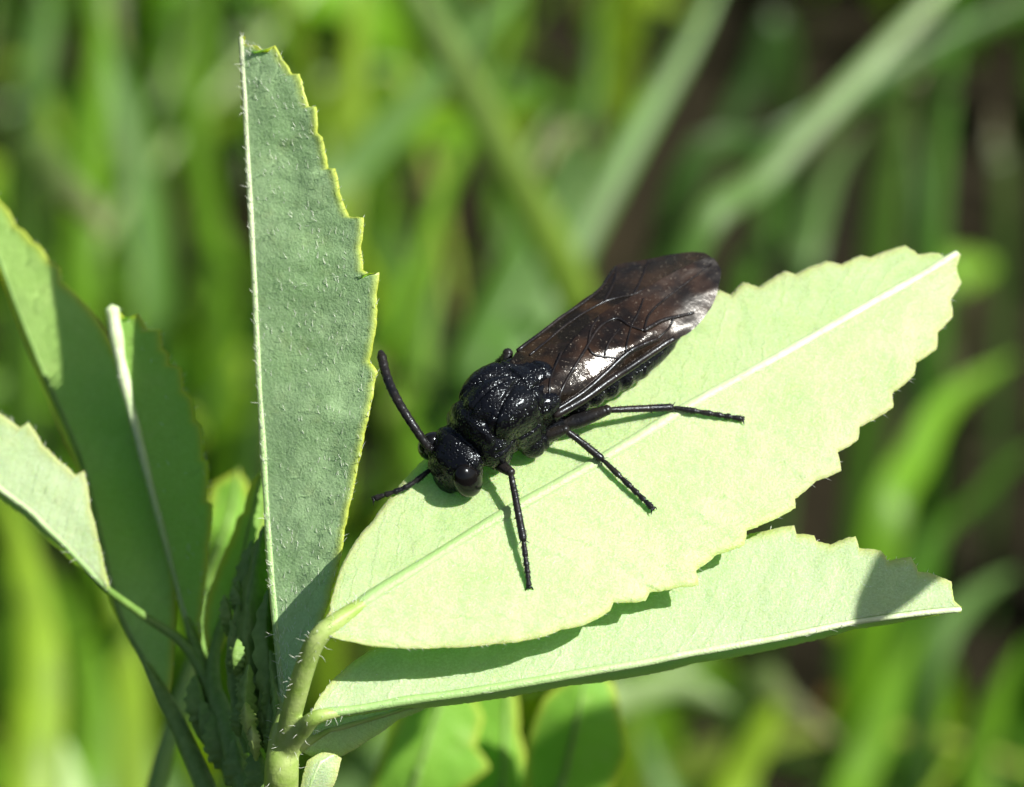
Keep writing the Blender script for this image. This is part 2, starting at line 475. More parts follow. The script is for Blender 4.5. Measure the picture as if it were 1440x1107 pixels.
main_low = [(455, 889), (470, 897), (497, 903), (536, 910), (618, 911), (700, 905), (752, 898), (790, 885), (824, 878), (858, 859), (863, 847), (888, 847), (908, 845), (914, 833), (958, 825), (982, 823),
            (979, 802), (1008, 780), (1047, 766), (1050, 746), (1075, 736), (1119, 714), (1118, 701), (1148, 676), (1183, 662), (1178, 636), (1207, 618), (1209, 600),
            (1256, 573), (1255, 553), (1286, 527), (1288, 510), (1317, 491), (1319, 467), (1340, 445), (1337, 421), (1352, 398), (1345, 375), (1351, 357)]
main_up = [(452, 884), (462, 862), (468, 835), (476, 808), (487, 783), (503, 757), (524, 733), (548, 700), (575, 668), (603, 640), (640, 608), (672, 590), (690, 562), (735, 548), (752, 520), (800, 503), (818, 478), (860, 470),
           (878, 448), (925, 444), (945, 424), (985, 428), (1010, 408), (1027, 415), (1045, 397), (1067, 404), (1104, 381), (1118, 386), (1162, 367), (1183, 372), (1211, 359), (1224, 362), (1273, 345), (1291, 358), (1320, 356), (1329, 363), (1347, 353)]
leaflet(MAIN_MID3, main_low, GL, main_up, GU, M['leaf'], label='widest pale leaflet, opened almost flat under the sawfly',
        rib_r=(.026, .012), rib_sink=.019, hairs=160, rim_hairs=40, seed=1, n=300, hair_len=(.005, .012))

# the leaflet below it, folded along a bright keel
F_MID = [(438, 1008), (480, 1001), (560, 987), (650, 975), (800, 950), (900, 933), (975, 919), (1100, 896), (1200, 876), (1290, 863), (1351, 857)]
FM = np.array(F_MID, float); F_MID3 = np.c_[FM, 11.80 + ((FM - FM[0]) @ np.array([.02, -.5])) * .00201]
f_up = [(438, 1004), (452, 975), (480, 945), (520, 915), (620, 880), (760, 838), (900, 795), (1000, 764), (1047, 753), (1075, 747), (1117, 739), (1120, 751), (1145, 753), (1148, 761), (1168, 766), (1203, 754),
        (1208, 771), (1238, 774), (1248, 789), (1281, 783), (1291, 804), (1308, 806), (1338, 818), (1342, 845), (1352, 854)]
f_dn = [(a, b + 15 * math.sin(math.pi * i / 10) + (3 if i % 2 else 0)) for i, (a, b) in enumerate(F_MID)]
leaflet(F_MID3, f_up, (.02, -.5), f_dn, (.0, 9.0), M['leaf_fold'], label='long leaflet folded along its keel below the widest leaflet',
        rib_r=(.015, .008), rib_sink=.006, hairs=120, rim_hairs=30, seed=2, n=240, hair_len=(.005, .012))

# the tall upright leaflet with the silver keel
T_MID3 = [(402, 1008, 12.03), (391, 900, 12.09), (382, 800, 12.14), (374, 680, 12.18), (366, 560, 12.21), (359, 420, 12.24), (352, 280, 12.27), (345, 150, 12.29), (340, 52, 12.30)]
t_right = [(404, 1002), (415, 975), (427, 940), (440, 900), (455, 868), (466, 830), (476, 795), (484, 745), (490, 715), (500, 672), (503, 655), (512, 610), (521, 570), (526, 540), (531, 523), (519, 508), (525, 480), (530, 440), (529, 415), (533, 383),
           (521, 386), (510, 380), (507, 350), (511, 306), (490, 304), (484, 290), (477, 270), (471, 237), (461, 237), (457, 215), (453, 193), (446, 187), (444, 150), (434, 150), (427, 128), (421, 104), (411, 104), (396, 82), (386, 64), (377, 74), (360, 64), (344, 62), (340, 50)]
t_back = [(a + 42 * math.sin(math.pi * min(1, i / 8 + .03)), b) for i, (a, b, c) in enumerate(T_MID3)]
leaflet(T_MID3, t_right, (-.70, -.07), t_back, (5.0, 0), M['leaf_grey'], label='tall upright leaflet with silver keel and yellow toothed edge',
        rib_mat='rib_dull', rib_r=(.014, .008), rib_sink=.004, hairs=900, rim_hairs=70, seed=3, wob=.016, n=260)

# the leaflets at the left
B_MID3 = [(288, 955, 12.62), (262, 872, 12.66), (235, 770, 12.68), (205, 655, 12.69), (183, 565, 12.70), (168, 500, 12.70), (157, 434, 12.70)]
b_r = [(292, 955), (283, 905), (282, 870), (288, 830), (293, 770), (299, 709), (291, 704), (293, 649), (286, 645), (283, 599), (274, 590), (270, 560), (258, 548), (255, 517), (237, 512), (238, 498), (228, 489), (226, 464), (207, 464), (195, 441), (186, 449), (174, 446), (159, 431)]
b_l = [(a - 8 * math.sin(math.pi * i / 6), b) for i, (a, b, c) in enumerate(B_MID3)]
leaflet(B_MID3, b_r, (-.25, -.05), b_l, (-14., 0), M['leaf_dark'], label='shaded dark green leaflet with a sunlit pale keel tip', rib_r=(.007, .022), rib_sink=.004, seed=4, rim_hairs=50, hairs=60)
A_MID3 = [(232, 985, 12.66), (205, 935, 12.72), (165, 850, 12.80), (118, 660, 12.92), (60, 520, 13.0), (12, 400, 13.06), (-40, 260, 13.1), (-90, 130, 13.12)]
a_r = [(238, 985), (245, 900), (246, 800), (232, 700), (205, 610), (180, 540), (150, 470), (122, 430), (98, 406), (86, 396), (84, 375), (70, 368), (55, 345), (45, 340), (34, 325), (22, 318), (12, 296), (0, 284), (-30, 240), (-36, 200), (-90, 130)]
a_l = [(a - 10 * math.sin(math.pi * i / 7), b) for i, (a, b, c) in enumerate(A_MID3)]
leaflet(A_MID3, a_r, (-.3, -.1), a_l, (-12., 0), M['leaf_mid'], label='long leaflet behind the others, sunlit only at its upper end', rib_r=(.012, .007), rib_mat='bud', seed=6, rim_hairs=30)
C_MID3 = [(152, 830, 12.50), (120, 797, 12.52), (90, 766, 12.54), (40, 718, 12.56), (0, 687, 12.58), (-70, 630, 12.60), (-150, 565, 12.62)]
c_u = [(154, 828), (146, 795), (138, 760), (127, 715), (118, 662), (106, 668), (80, 645), (60, 626), (40, 594), (28, 602), (0, 582), (-12, 560), (-40, 552), (-60, 530), (-100, 540), (-150, 563)]
c_d = [(a - 6 * math.sin(math.pi * i / 6), b + 9 * math.sin(math.pi * i / 6)) for i, (a, b, c) in enumerate(C_MID3)]
leaflet(C_MID3, c_u, (-.1, -.3), c_d, (0., 12.), M['leaf_fold'], label='pale sunlit leaflet pointing away from the stem at a low angle', rib_r=(.010, .008), rib_sink=.004, seed=7, rim_hairs=40, hairs=60)
D_MID3 = [(300, 930, 12.60), (320, 850, 12.68), (345, 760, 12.72), (372, 650, 12.74), (384, 600, 12.74)]
d_l = [(296, 930), (287, 890), (291, 845), (302, 812), (312, 786), (322, 765), (330, 746), (334, 728), (343, 720), (350, 690), (354, 678), (368, 660), (372, 630), (384, 600)]
d_r = [(304, 930), (340, 850), (372, 760), (392, 660), (384, 600)]
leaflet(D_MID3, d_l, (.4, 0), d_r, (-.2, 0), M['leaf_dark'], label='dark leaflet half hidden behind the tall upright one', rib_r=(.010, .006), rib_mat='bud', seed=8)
# leaflets under the fork
E_MID3 = [(420, 1050, 11.98), (460, 1030, 12.02), (520, 1012, 12.08), (590, 992, 12.15), (640, 985, 12.2)]
leaflet(E_MID3, [(420, 1055), (445, 1066), (480, 1064), (520, 1040), (560, 1012), (600, 996), (640, 986)], (.1, .5), [(420, 1046), (440, 1020), (490, 1000), (560, 985), (640, 982)], (.1, -.7), M['leaf'],
        label='short yellowish leaflet tucked under the folded one', rib_r=(.010, .004), rib_mat='stem', seed=9)
G_MID3 = [(425, 1140, 12.0), (436, 1105, 11.98), (450, 1075, 11.98), (470, 1062, 12.0)]
leaflet(G_MID3, [(430, 1145), (462, 1120), (476, 1085), (480, 1066), (470, 1060)], (.1, -.3), [(420, 1140), (424, 1100), (432, 1070), (452, 1058), (470, 1060)], (-.1, -.4), M['leaf_fold'],
        label='small white-bright leaf scale on the stem', rib_r=(.008, .004), seed=10, n=60)
# out-of-focus leaflets lower on the plant
low = [([(560, 1180, 14.3), (590, 1080, 14.2), (620, 985, 14.2), (640, 930, 14.2)], [(570, 1180), (640, 1120), (690, 1080), (668, 1050), (680, 1010), (655, 960), (640, 930)], [(545, 1180), (520, 1110), (545, 1040), (580, 970), (640, 930)]),
       ([(690, 1200, 14.5), (705, 1100, 14.4), (712, 1000, 14.4), (715, 930, 14.4)], [(700, 1200), (765, 1140), (742, 1080), (730, 1030), (724, 960), (715, 930)], [(680, 1200), (640, 1110), (655, 1040), (660, 980), (715, 930)]),
       ([(760, 1200, 14.2), (790, 1100, 14.1), (812, 1010, 14.0), (826, 930, 14.0)], [(770, 1200), (850, 1130), (882, 1060), (872, 1000), (862, 960), (826, 930)], [(750, 1190), (738, 1110), (742, 1040), (762, 985), (826, 930)]),
       ([(290, 820, 14.2), (312, 760, 14.1), (325, 715, 14.1), (335, 660, 14.1)], [(300, 820), (345, 770), (356, 720), (350, 685), (335, 660)], [(285, 820), (285, 760), (292, 710), (300, 680), (335, 660)])]
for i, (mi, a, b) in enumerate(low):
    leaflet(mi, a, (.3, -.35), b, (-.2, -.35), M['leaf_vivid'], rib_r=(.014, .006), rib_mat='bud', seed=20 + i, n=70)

# stem, petioles, stipules, young shoot
def stalk(name, pts, radii, mat='stem', parent=plant, nseg=14, hairs=0):
    c = smooth_curve([P(*p) for p in pts], 50); r = np.interp(np.linspace(0, 1, 50), np.linspace(0, 1, len(radii)), radii)
    V, F = tube(c, r, nseg)
    mb = Mesh(); mb.add(V, F); o = mb.build(name, M[mat], parent)
    if hairs:
        hb = Mesh()
        for _ in range(hairs):
            i = random.randrange(1, 48); d = rng.normal(0, 1, 3); d[2] = abs(d[2]); d /= np.linalg.norm(d)
            p0 = c[i] + d * r[i] * .95; d2 = d + (c[i + 1] - c[i]) * 25
            d2 /= np.linalg.norm(d2)
            V, F = tube([p0, p0 + d2 * .018, p0 + d2 * .03 + rng.normal(0, .006, 3)], [.0006, .0005, .0002], 4, cap=False); hb.add(V, F)
        tag(hb.build('stem_hairs', M['hair'], o), kind='stuff')
    return o
bp = to_px(to_cam(base_w))
def fork(branches, mat):
    """stem and petioles fused into one skin"""
    bm = bmesh.new(); hb = Mesh()
    for pts, radii, hairs in branches:
        c = smooth_curve([P(*p) for p in pts], 60); r = np.interp(np.linspace(0, 1, 60), np.linspace(0, 1, len(radii)), radii)
        V, F = tube(c, r, 14)
        vs = [bm.verts.new((v - J) * 10) for v in V]
        for f in F: bm.faces.new([vs[i] for i in f])
        for _ in range(hairs):
            i = random.randrange(1, 58); d = rng.normal(0, 1, 3); d[2] = abs(d[2]); d /= np.linalg.norm(d)
            p0 = c[i] + d * r[i] * .95; d2 = d + (c[i + 1] - c[i]) * 25; d2 /= np.linalg.norm(d2)
            V, F = tube([p0, p0 + d2 * .012, p0 + d2 * .022 + rng.normal(0, .004, 3)], [.0006, .0005, .0002], 4, cap=False); hb.add(V, F)
    bmesh.ops.recalc_face_normals(bm, faces=bm.faces)
    me = bpy.data.meshes.new('tmp'); bm.to_mesh(me); bm.free()
    tmp = bpy.data.objects.new('tmp', me); col.objects.link(tmp)
    rm = tmp.modifiers.new('r', 'REMESH'); rm.mode = 'VOXEL'; rm.voxel_size = .055
    sm = tmp.modifiers.new('s', 'SMOOTH'); sm.factor = .5; sm.iterations = 12
    em = tmp.evaluated_get(bpy.context.evaluated_depsgraph_get()).to_mesh()
    vv = np.empty(len(em.vertices) * 3); em.vertices.foreach_get('co', vv); vv = vv.reshape(-1, 3) / 10 + J
    ff = [tuple(p.vertices) for p in em.polygons]
    bpy.data.objects.remove(tmp)
    o = mesh_obj('stem', W(vv), ff, M[mat], plant)
    tag(hb.build('stem_hairs', M['hair'], o), kind='stuff')
fork([([(402, 960, 12.10), (402, 1000, 12.045), (400, 1035, 11.975), (396, 1085, 11.965)] + [tuple(np.array([396, 1085, 11.965]) * (1 - f_) + bp * f_) for f_ in (.03, .08, .18, .35, .65, 1)], [.004, .022, .044, .050, .05, .052, .053, .055, .06, .065], 60),
      ([(397, 1095, 11.985), (401, 1050, 11.94), (411, 1000, 11.87), (430, 935, 11.78), (446, 899, 11.735), (470, 877, main_depth(470, 877) + .006), (515, 848, main_depth(515, 848) + .022), (560, 818, main_depth(560, 818) + .03)], [.028, .032, .032, .030, .029, .028, .024, .012], 110),
      ([(397, 1085, 11.975), (408, 1048, 11.92), (426, 1026, 11.86), (447, 1008, 11.81), (500, 999, 11.835)], [.026, .030, .027, .022, .010], 30),
      ([(398, 1060, 12.0), (398, 1010, 12.05), (397, 965, 12.07), (390, 890, 12.11)], [.044, .032, .012, .004], 20),
      ([(385, 1085, 12.0), (402, 1065, 11.98), (422, 1048, 11.99), (460, 1030, 12.03)], [.034, .028, .022, .008], 10)], 'stem')
stalk('petiole', [(375, 1160, 12.2), (340, 1090, 12.3), (312, 1000, 12.5), (288, 950, 12.6), (262, 870, 12.66)], [.045, .036, .030, .026, .012], 'bud')
stalk('petiole', [(308, 990, 12.55), (262, 910, 12.62), (205, 868, 12.62), (150, 828, 12.53), (120, 797, 12.535)], [.022, .015, .012, .011, .006], 'bud')
stalk('petiole', [(330, 1220, 12.3), (292, 1115, 12.45), (255, 1030, 12.6), (232, 985, 12.66), (205, 935, 12.72)], [.034, .030, .026, .026, .012], 'bud')
stalk('petiole', [(330, 1100, 12.4), (308, 1010, 12.5), (300, 930, 12.6), (320, 850, 12.68)], [.03, .026, .02, .01], 'bud')
lowbase = [(470, 1500, 13.2), (480, 1550, 13.3), (490, 1600, 13.4), (200, 1400, 13.4)]
for (mi, a, b), lb in zip(low, lowbase):
    x0 = np.array(bp); f = .3
    stalk('petiole', [tuple(bp * .6 + np.array([392, 1200, 12.2]) * .4), lb, (mi[0][0], mi[0][1] + 60, mi[0][2]), mi[0], mi[1]], [.04, .034, .03, .026, .012], 'bud')

def young(pts, w, mat='bud', twist=0., name='young_leaf'):
    """small folded leaf: boat-shaped loft along pts (camera frame)"""
    c = smooth_curve([P(*p) for p in pts], 22); mb = Mesh(); V = []; F = []
    T = np.gradient(c, axis=0); T /= np.linalg.norm(T, axis=1)[:, None]
    for i in range(22):
        t = i / 21; ww = w * math.sin(math.pi * min(1, t * .93 + .05)) ** .7
        u = np.array([math.cos(twist), 0, math.sin(twist)]); u -= T[i] * (u @ T[i]); u /= np.linalg.norm(u); v = np.cross(T[i], u)
        for k in range(9):
            a = (k - 4) / 4
            rip = .14 * ww * math.sin(i * 1.9 + a * 3) * (.3 + abs(a))
            V.append(c[i] + u * (ww * a * .8 + rip) + v * ww * (.9 * abs(a) ** 1.4 - .45) * 1.0)
    for i in range(21):
        for k in range(8): F.append((i * 9 + k, i * 9 + k + 1, (i + 1) * 9 + k + 1, (i + 1) * 9 + k))
    V = np.array(V); nn = len(V)
    V2 = V + np.array([0, 0, -.010]); F += [tuple(nn + x for x in f[::-1]) for f in F]
    mb.add(np.vstack([V, V2]), F, edge=0., along=0., across=0.)
    return mb.build(name, M[mat], plant)
for k, (pts, w, tw) in enumerate([
        ([(368, 1050, 12.15), (352, 960, 12.2), (350, 880, 12.28), (362, 790, 12.34), (372, 740, 12.36)], .055, .3),
        ([(376, 1040, 12.1), (378, 960, 12.14), (372, 890, 12.2), (378, 830, 12.24)], .04, -.4),
        ([(345, 1060, 12.2), (332, 990, 12.26), (325, 920, 12.3), (334, 850, 12.36)], .045, .8),
        ([(355, 1060, 12.05), (348, 1010, 12.08), (345, 975, 12.1), (350, 935, 12.12)], .035, .1),
        ([(385, 1040, 12.0), (388, 990, 12.05), (384, 950, 12.1), (380, 915, 12.14)], .03, .6),
        ([(340, 880, 12.4), (345, 820, 12.42), (356, 760, 12.44)], .04, -.2)]):
    young(pts, w, 'bud', tw)
for k in range(22):
    x = random.uniform(322, 388); y = random.uniform(840, 1060); d = 12.02 + (1060 - y) * .0012 + random.uniform(0, .12)
    a = random.uniform(-.5, .5); L_ = random.uniform(28, 62)
    young([(x, y + L_ * .5, d + .02), (x + a * 8, y, d), (x + a * 26, y - L_ * .5, d + random.uniform(0, .05))], random.uniform(.02, .034), 'bud', random.uniform(-1.2, 1.2))
for (x, y, d, w) in [(275, 985, 12.55, .05), (282, 1020, 12.5, .045), (268, 1005, 12.58, .04), (300, 1040, 12.45, .05), (330, 1075, 12.3, .05), (360, 1085, 12.15, .05)]:
    young([(x + 22, y + 45, d), (x + 8, y + 10, d - .02), (x, y - 35, d + .02)], w, 'bud', random.uniform(-1, 1), 'stipule')
for (x, y, d, w) in [(347, 1010, 12.02, .028), (356, 1040, 12.0, .022)]:
    young([(x + 4, y + 30, d), (x, y, d - .03), (x - 2, y - 22, d)], w, 'stem', .2, 'stipule')

# ------------------------------------------------------------------ the sawfly
T0px = (712, 575)
fN = np.array([0, .65, .76]); fN /= np.linalg.norm(fN)
fF = np.array([-.78, -.50, .38]); fF -= fN * (fF @ fN); fF /= np.linalg.norm(fF)
fL = np.cross(fN, fF)
FR = np.stack([fF, fL, fN], axis=1)
T0 = P(T0px[0], T0px[1], main_depth(712, 623) - .118)
def L2C(p): return T0 + (np.asarray(p, float) @ FR.T) * .1          # local mm -> camera cm
foot = W(T0 - fN * .15)
fly = empty('sawfly', foot)
tag(fly, 'black sawfly with smoky folded wings standing on the widest leaflet', 'insect')

def icos(bm, c, r, rot=None, sub=3):
    mt = Matrix.Translation(Vector(c))
    if rot is not None: mt = mt @ rot.to_4x4()
    mt = mt @ Matrix.Diagonal((*r, 1))
    bmesh.ops.create_icosphere(bm, subdivisions=sub, radius=1, matrix=mt)
from mathutils import Euler
bm = bmesh.new()
for c, r in [((0, 0, 0), (1.62, 1.12, 1.22)), ((.35, 0, .55), (1.05, .78, .80)), ((.15, .55, .45), (1.05, .62, .78)), ((.15, -.55, .45), (1.05, .62, .78)),
             ((-.2, 0, -.5), (1.25, 1.12, .85)), ((.95, .55, -.35), (.62, .62, .70)), ((.95, -.55, -.35), (.62, .62, .70)), ((1.2, 0, .05), (.42, .95, .75)),
             ((-.95, 0, .48), (.75, .62, .52)), ((-.75, .80, .30), (.55, .36, .42)), ((-.75, -.80, .30), (.55, .36, .42)), ((-.9, 0, -.1), (1.0, 1.05, .95)),
             ((1.5, 0, -.55), (.45, .48, .45)),
             ((1.86, 0, -.82), (.62, 1.04, .72)), ((1.72, 0, -.52), (.54, .92, .52)), ((2.10, 0, -1.12), (.46, .74, .64)), ((2.18, 0, -1.45), (.33, .52, .36)),
             ((2.22, .22, -1.66), (.16, .20, .18)), ((2.22, -.22, -1.66), (.16, .20, .18)), ((2.20, -.42, -.72), (.24, .22, .22)), ((2.20, .42, -.72), (.24, .22, .22)),
             ((-.35, .85, -.95), (.50, .40, .45)), ((-1.0, .75, -.85), (.5, .4, .45)), ((.75, .6, -.95), (.42, .35, .45)), ((-.35, -.85, -.95), (.50, .40, .45)), ((-1.0, -.75, -.85), (.5, .4, .45)), ((.75, -.6, -.95), (.42, .35, .45)),
             ((-1.7, 0, -.25), (1.0, .95, .80))]:
    icos(bm, c, r)
for i in range(8):                                                   # abdominal rings
    x = -2.0 - i * .56; q_ = [1.0, 1.04, 1.06, 1.05, 1.0, .90, .74, .5][i]
    icos(bm, (x, 0, -.50 - .03 * i), (.66, 1.10 * q_, .66 * q_))
icos(bm, (-3.75, 0, -.60), (2.75, 1.10, .66))
me = bpy.data.meshes.new('tmp'); bm.to_mesh(me); bm.free()
tmp = bpy.data.objects.new('tmp', me); col.objects.link(tmp)
rm = tmp.modifiers.new('r', 'REMESH'); rm.mode = 'VOXEL'; rm.voxel_size = .034
sm = tmp.modifiers.new('s', 'SMOOTH'); sm.factor = .5; sm.iterations = 2
dg = bpy.context.evaluated_depsgraph_get()
em = tmp.evaluated_get(dg).to_mesh()
vv = np.empty(len(em.vertices) * 3); em.vertices.foreach_get('co', vv); vv = vv.reshape(-1, 3)
ff = [tuple(p.vertices) for p in em.polygons]
bpy.data.objects.remove(tmp)
def seg_dist(p, a, b):
    a = np.array(a); b = np.array(b); t = np.clip(((p - a) @ (b - a)) / ((b - a) @ (b - a)), 0, 1)
    return np.linalg.norm(p - (a + t[:, None] * (b - a)), axis=1)
top_ = (vv[:, 2] > .15) & (vv[:, 0] > -1.7) & (vv[:, 0] < 1.5)
dep = np.zeros(len(vv))
for a, b in [((1.15, .8), (-.30, .14)), ((1.15, -.8), (-.30, -.14)), ((1.3, 0), (-.2, 0)), ((-.42, -1.0), (-.42, 1.0)), ((-.42, .55), (-1.25, .38)), ((-.42, -.55), (-1.25, -.38)), ((-1.25, -.9), (-1.25, .9))]:
    dep = np.maximum(dep, np.where(top_, np.exp(-(seg_dist(vv[:, :2], a, b) / .055) ** 2), 0) * .085)
side_ = np.abs(vv[:, 1]) > .6
for a, b in [((.55, .4), (.15, -1.3)), ((-.55, .3), (-.45, -1.3)), ((1.2, -.1), (-1.2, .05))]:
    dep = np.maximum(dep, np.where(side_ & (vv[:, 0] > -1.6), np.exp(-(seg_dist(vv[:, [0, 2]], a, b) / .06) ** 2), 0) * .08)
vv = vv - dep[:, None] * (vv - np.array([-.1, 0, -.1])) / (np.linalg.norm(vv - np.array([-.1, 0, -.1]), axis=1)[:, None] + 1e-6)
vn = np.array([noise.noise(Vector(p * 3.2)) for p in vv])
ctr = np.array([0, 0, -.1]); vv = vv + (vv - ctr) * (vn * .012)[:, None]
body = mesh_obj('body', W(L2C(vv)), ff, M['body'], fly)

for s in (1, -1):
    bm = bmesh.new(); icos(bm, (2.04, s * .80, -.86), (.44, .36, .60), Euler((s * .25, .25, s * .2)).to_matrix(), 4)
    vv = np.array([v.co[:] for v in bm.verts]); ff = [tuple(v.index for v in f.verts) for f in bm.faces]; bm.free()
    mesh_obj('eye', W(L2C(vv)), ff, M['eye'], fly)

def fuzz(mb, pts, rad, count, L, r=.0009):
    for _ in range(count):
        i = random.randrange(1, len(pts) - 2); d = rng.normal(0, 1, 3); d /= np.linalg.norm(d)
        p0 = pts[i] + d * rad[i] * .9; d = d + (pts[i + 1] - pts[i]) / (np.linalg.norm(pts[i + 1] - pts[i]) + 1e-9) * .9; d /= np.linalg.norm(d)
        V, F = tube([p0, p0 + d * L * .6, p0 + d * L], [r, r * .8, r * .2], 3, cap=False); mb.add(V, F)

def px_d(px, py, h):            # a point h mm above the widest leaflet's surface plane
    return P(px, py, main_depth(px, py) - h * .1 * 1.0)

# antenna
hb = L2C((2.22, -.46, -.62)); hp = to_px(hb)
tipd = 12.05
ap = smooth_curve([hb, P(601, 627, hp[2] - .02), P(580, 597, hp[2] - .03), P(559, 563, hp[2] - .01), P(544, 530, hp[2] + .03), P(535, 494, hp[2] + .07)], 64)
ar = .0128 * (1 + .10 * np.linspace(-1, 1, 64)); ar[:6] *= .8; ar[7:9] *= .72; ar[10:12] *= .8; ar[-3:] *= [.9, .75, .5]
ar *= 1 + .05 * np.sin(np.arange(64) * 1.7)
mb = Mesh(); mb.add(*tube(ap, ar, 12)); fuzz(mb, ap, ar, 220, .005); mb.build('antenna', M['leg'], fly)

# legs: femur, tibia, tarsus with five flared segments, spurs and claws
def leg(coxa, knee, ankle, foot_, rF=.017, rT=.0105, rS=.0078, trochanter=None, spur=True, bend_=None):
    mb = Mesh()
    a = [coxa] + ([trochanter] if trochanter is not None else []) + [knee]
    c = smooth_curve(a, 18); t = np.linspace(0, 1, 18)
    r = rF * (.75 + .35 * np.sin(math.pi * np.clip(t * .9 + .1, 0, 1)))
    V, F = tube(c, r, 12); mb.add(V, F); fuzz(mb, c, r, 60, .006)
    bm = bmesh.new(); bmesh.ops.create_icosphere(bm, subdivisions=2, radius=rF * .80)
    mb.add(np.array([v.co[:] for v in bm.verts]) + knee, [tuple(v.index for v in f.verts) for f in bm.faces]); bm.free()
    mm_ = (knee + ankle) / 2 + rng.normal(0, .002, 3)
    c = smooth_curve([knee, mm_, ankle], 26); t = np.linspace(0, 1, 26)
    r = rT * (.82 + .28 * t); r[:2] *= .85; r[-1] *= .8
    V, F = tube(c, r, 12); mb.add(V, F); fuzz(mb, c, r, 160, .0075)
    axis = (ankle - knee) / np.linalg.norm(ankle - knee)
    if spur:
        for f_, sgn in ((.62, 1), (.98, 1), (.98, -1)):
            p0 = knee + (ankle - knee) * f_; side = np.cross(axis, np.array([.2, .3, 1])) * sgn; side /= np.linalg.norm(side)
            d = axis * .7 + side * .8; d /= np.linalg.norm(d)
            if d[1] > 0 and f_ < .9: d = d - 2 * side * .8 / 1.06
            V, F = tube([p0, p0 + d * .012, p0 + d * .022], [.0022, .0016, .0004], 5); mb.add(V, F)
    bend = bend_ if bend_ is not None else (ankle + foot_) / 2 + np.array([0, 0, .003])
    c = smooth_curve([ankle, bend, foot_], 60); t = np.linspace(0, 1, 60)
    brk = [0, .36, .56, .72, .84, 1.001]; r = np.zeros(60)
    for i in range(60):
        k = max(j for j in range(5) if t[i] >= brk[j]); u = (t[i] - brk[k]) / (brk[k + 1] - brk[k])
        r[i] = rS * (.72 + .50 * u - (.3 if u > .93 else 0) - (.2 if u < .06 else 0))
    V, F = tube(c, r, 10); mb.add(V, F); fuzz(mb, c, r, 180, .006)
    ax = c[-1] - c[-4]; ax /= np.linalg.norm(ax); sd = np.cross(ax, np.array([.1, .5, .8])); sd /= np.linalg.norm(sd)
    for s in (1, -1):
        V, F = tube(smooth_curve([c[-1], c[-1] + ax * .006 + sd * s * .008, c[-1] + ax * .008 + sd * s * .012 - np.array([0, .008, .006])], 6), [.004, .0035, .003, .0022, .0014, .0005], 6); mb.add(V, F)
    bm = bmesh.new(); bmesh.ops.create_icosphere(bm, subdivisions=1, radius=.0062)
    mb.add(np.array([v.co[:] for v in bm.verts]) + c[-1] + ax * .004, [tuple(v.index for v in f.verts) for f in bm.faces]); bm.free()
    return mb.build('leg', M['leg'], fly)
# the three legs on its left side
leg(L2C((.75, .62, -.95)), px_d(718, 664, 1.0), px_d(736, 760, .42), px_d(744, 824, .10), trochanter=px_d(703, 653, .9))
leg(L2C((-.5, .8, -.9)), px_d(794, 604, 1.1), px_d(847, 646, .24), px_d(917, 714, .16), rF=.018)
leg(L2C((-1.1, .75, -.85)), px_d(853, 577, 1.0), px_d(946, 573, .30), px_d(1043, 589, .12), rF=.020, trochanter=px_d(812, 592, .8))
# its right side, mostly hidden: knees peep over the back, one foot past the head
leg(L2C((.75, -.6, -.95)), L2C((.05, -1.52, -.25)), px_d(608, 658, .45), px_d(527, 701, .08), rF=.02, trochanter=L2C((.5, -1.0, -.8)), bend_=px_d(573, 684, .30))
leg(L2C((-.5, -.8, -.9)), L2C((-1.32, -1.58, .02)), L2C((-1.0, -2.1, -1.0)), L2C((-.5, -2.5, -1.9)), rF=.02)
leg(L2C((-1.1, -.75, -.85)), L2C((-2.6, -1.1, -.3)), L2C((-4.2, -1.2, -.9)), L2C((-5.6, -1.2, -1.3)), rF=.02)

# wings
def z_left(x, y):
    sp = lambda t, w=.045: w * math.log1p(math.exp(max(-30., min(30., t / w))))
    z0 = .90 + .105 * (x + .8) + .05 * math.sin((x + 2.45) * -1.1) * math.exp(-((x + 2.45) / 1.4) ** 2)
    p = math.exp(-((x + 2.45) / 1.15) ** 4); q = max(0., min(1., (-4.9 - x) / 1.3))
    y1 = .62 - .30 * p - .35 * q; y2 = .78 + .16 * p + .10 * q
    mid = .57 - .17 * q; end = 1.9 - 1.2 * q
    return z0 - (.14 * y + (mid - .14) * sp(y - y1) + (end - mid) * sp(y - y2))
def z_right(x, y):
    return .80 + .09 * (x + .8) - .06 * y * y - (.25 * max(0, y) ** 2)
def z_hind(x, y): return z_left(x, y) - .16
def px2local(px, py, zf):
    """point seen at the pixel and lying on the wing surface z = zf(x, y) of the insect's frame"""
    x, y = -3., .3
    for _ in range(40):
        z = zf(x, y); q = to_px(L2C((x, y, z)))
        ex, ey = px - q[0], py - q[1]
        h = .02
        qx = (to_px(L2C((x + h, y, zf(x + h, y)))) - q) / h; qy = (to_px(L2C((x, y + h, zf(x, y + h)))) - q) / h
        A = np.array([[qx[0], qy[0]], [qx[1], qy[1]]])
        try: s = np.linalg.solve(A, [ex, ey])
        except Exception: break
        s = np.clip(s, -.5, .5)
        x += s[0] * .7; y += s[1] * .7
    return np.array([x, y])
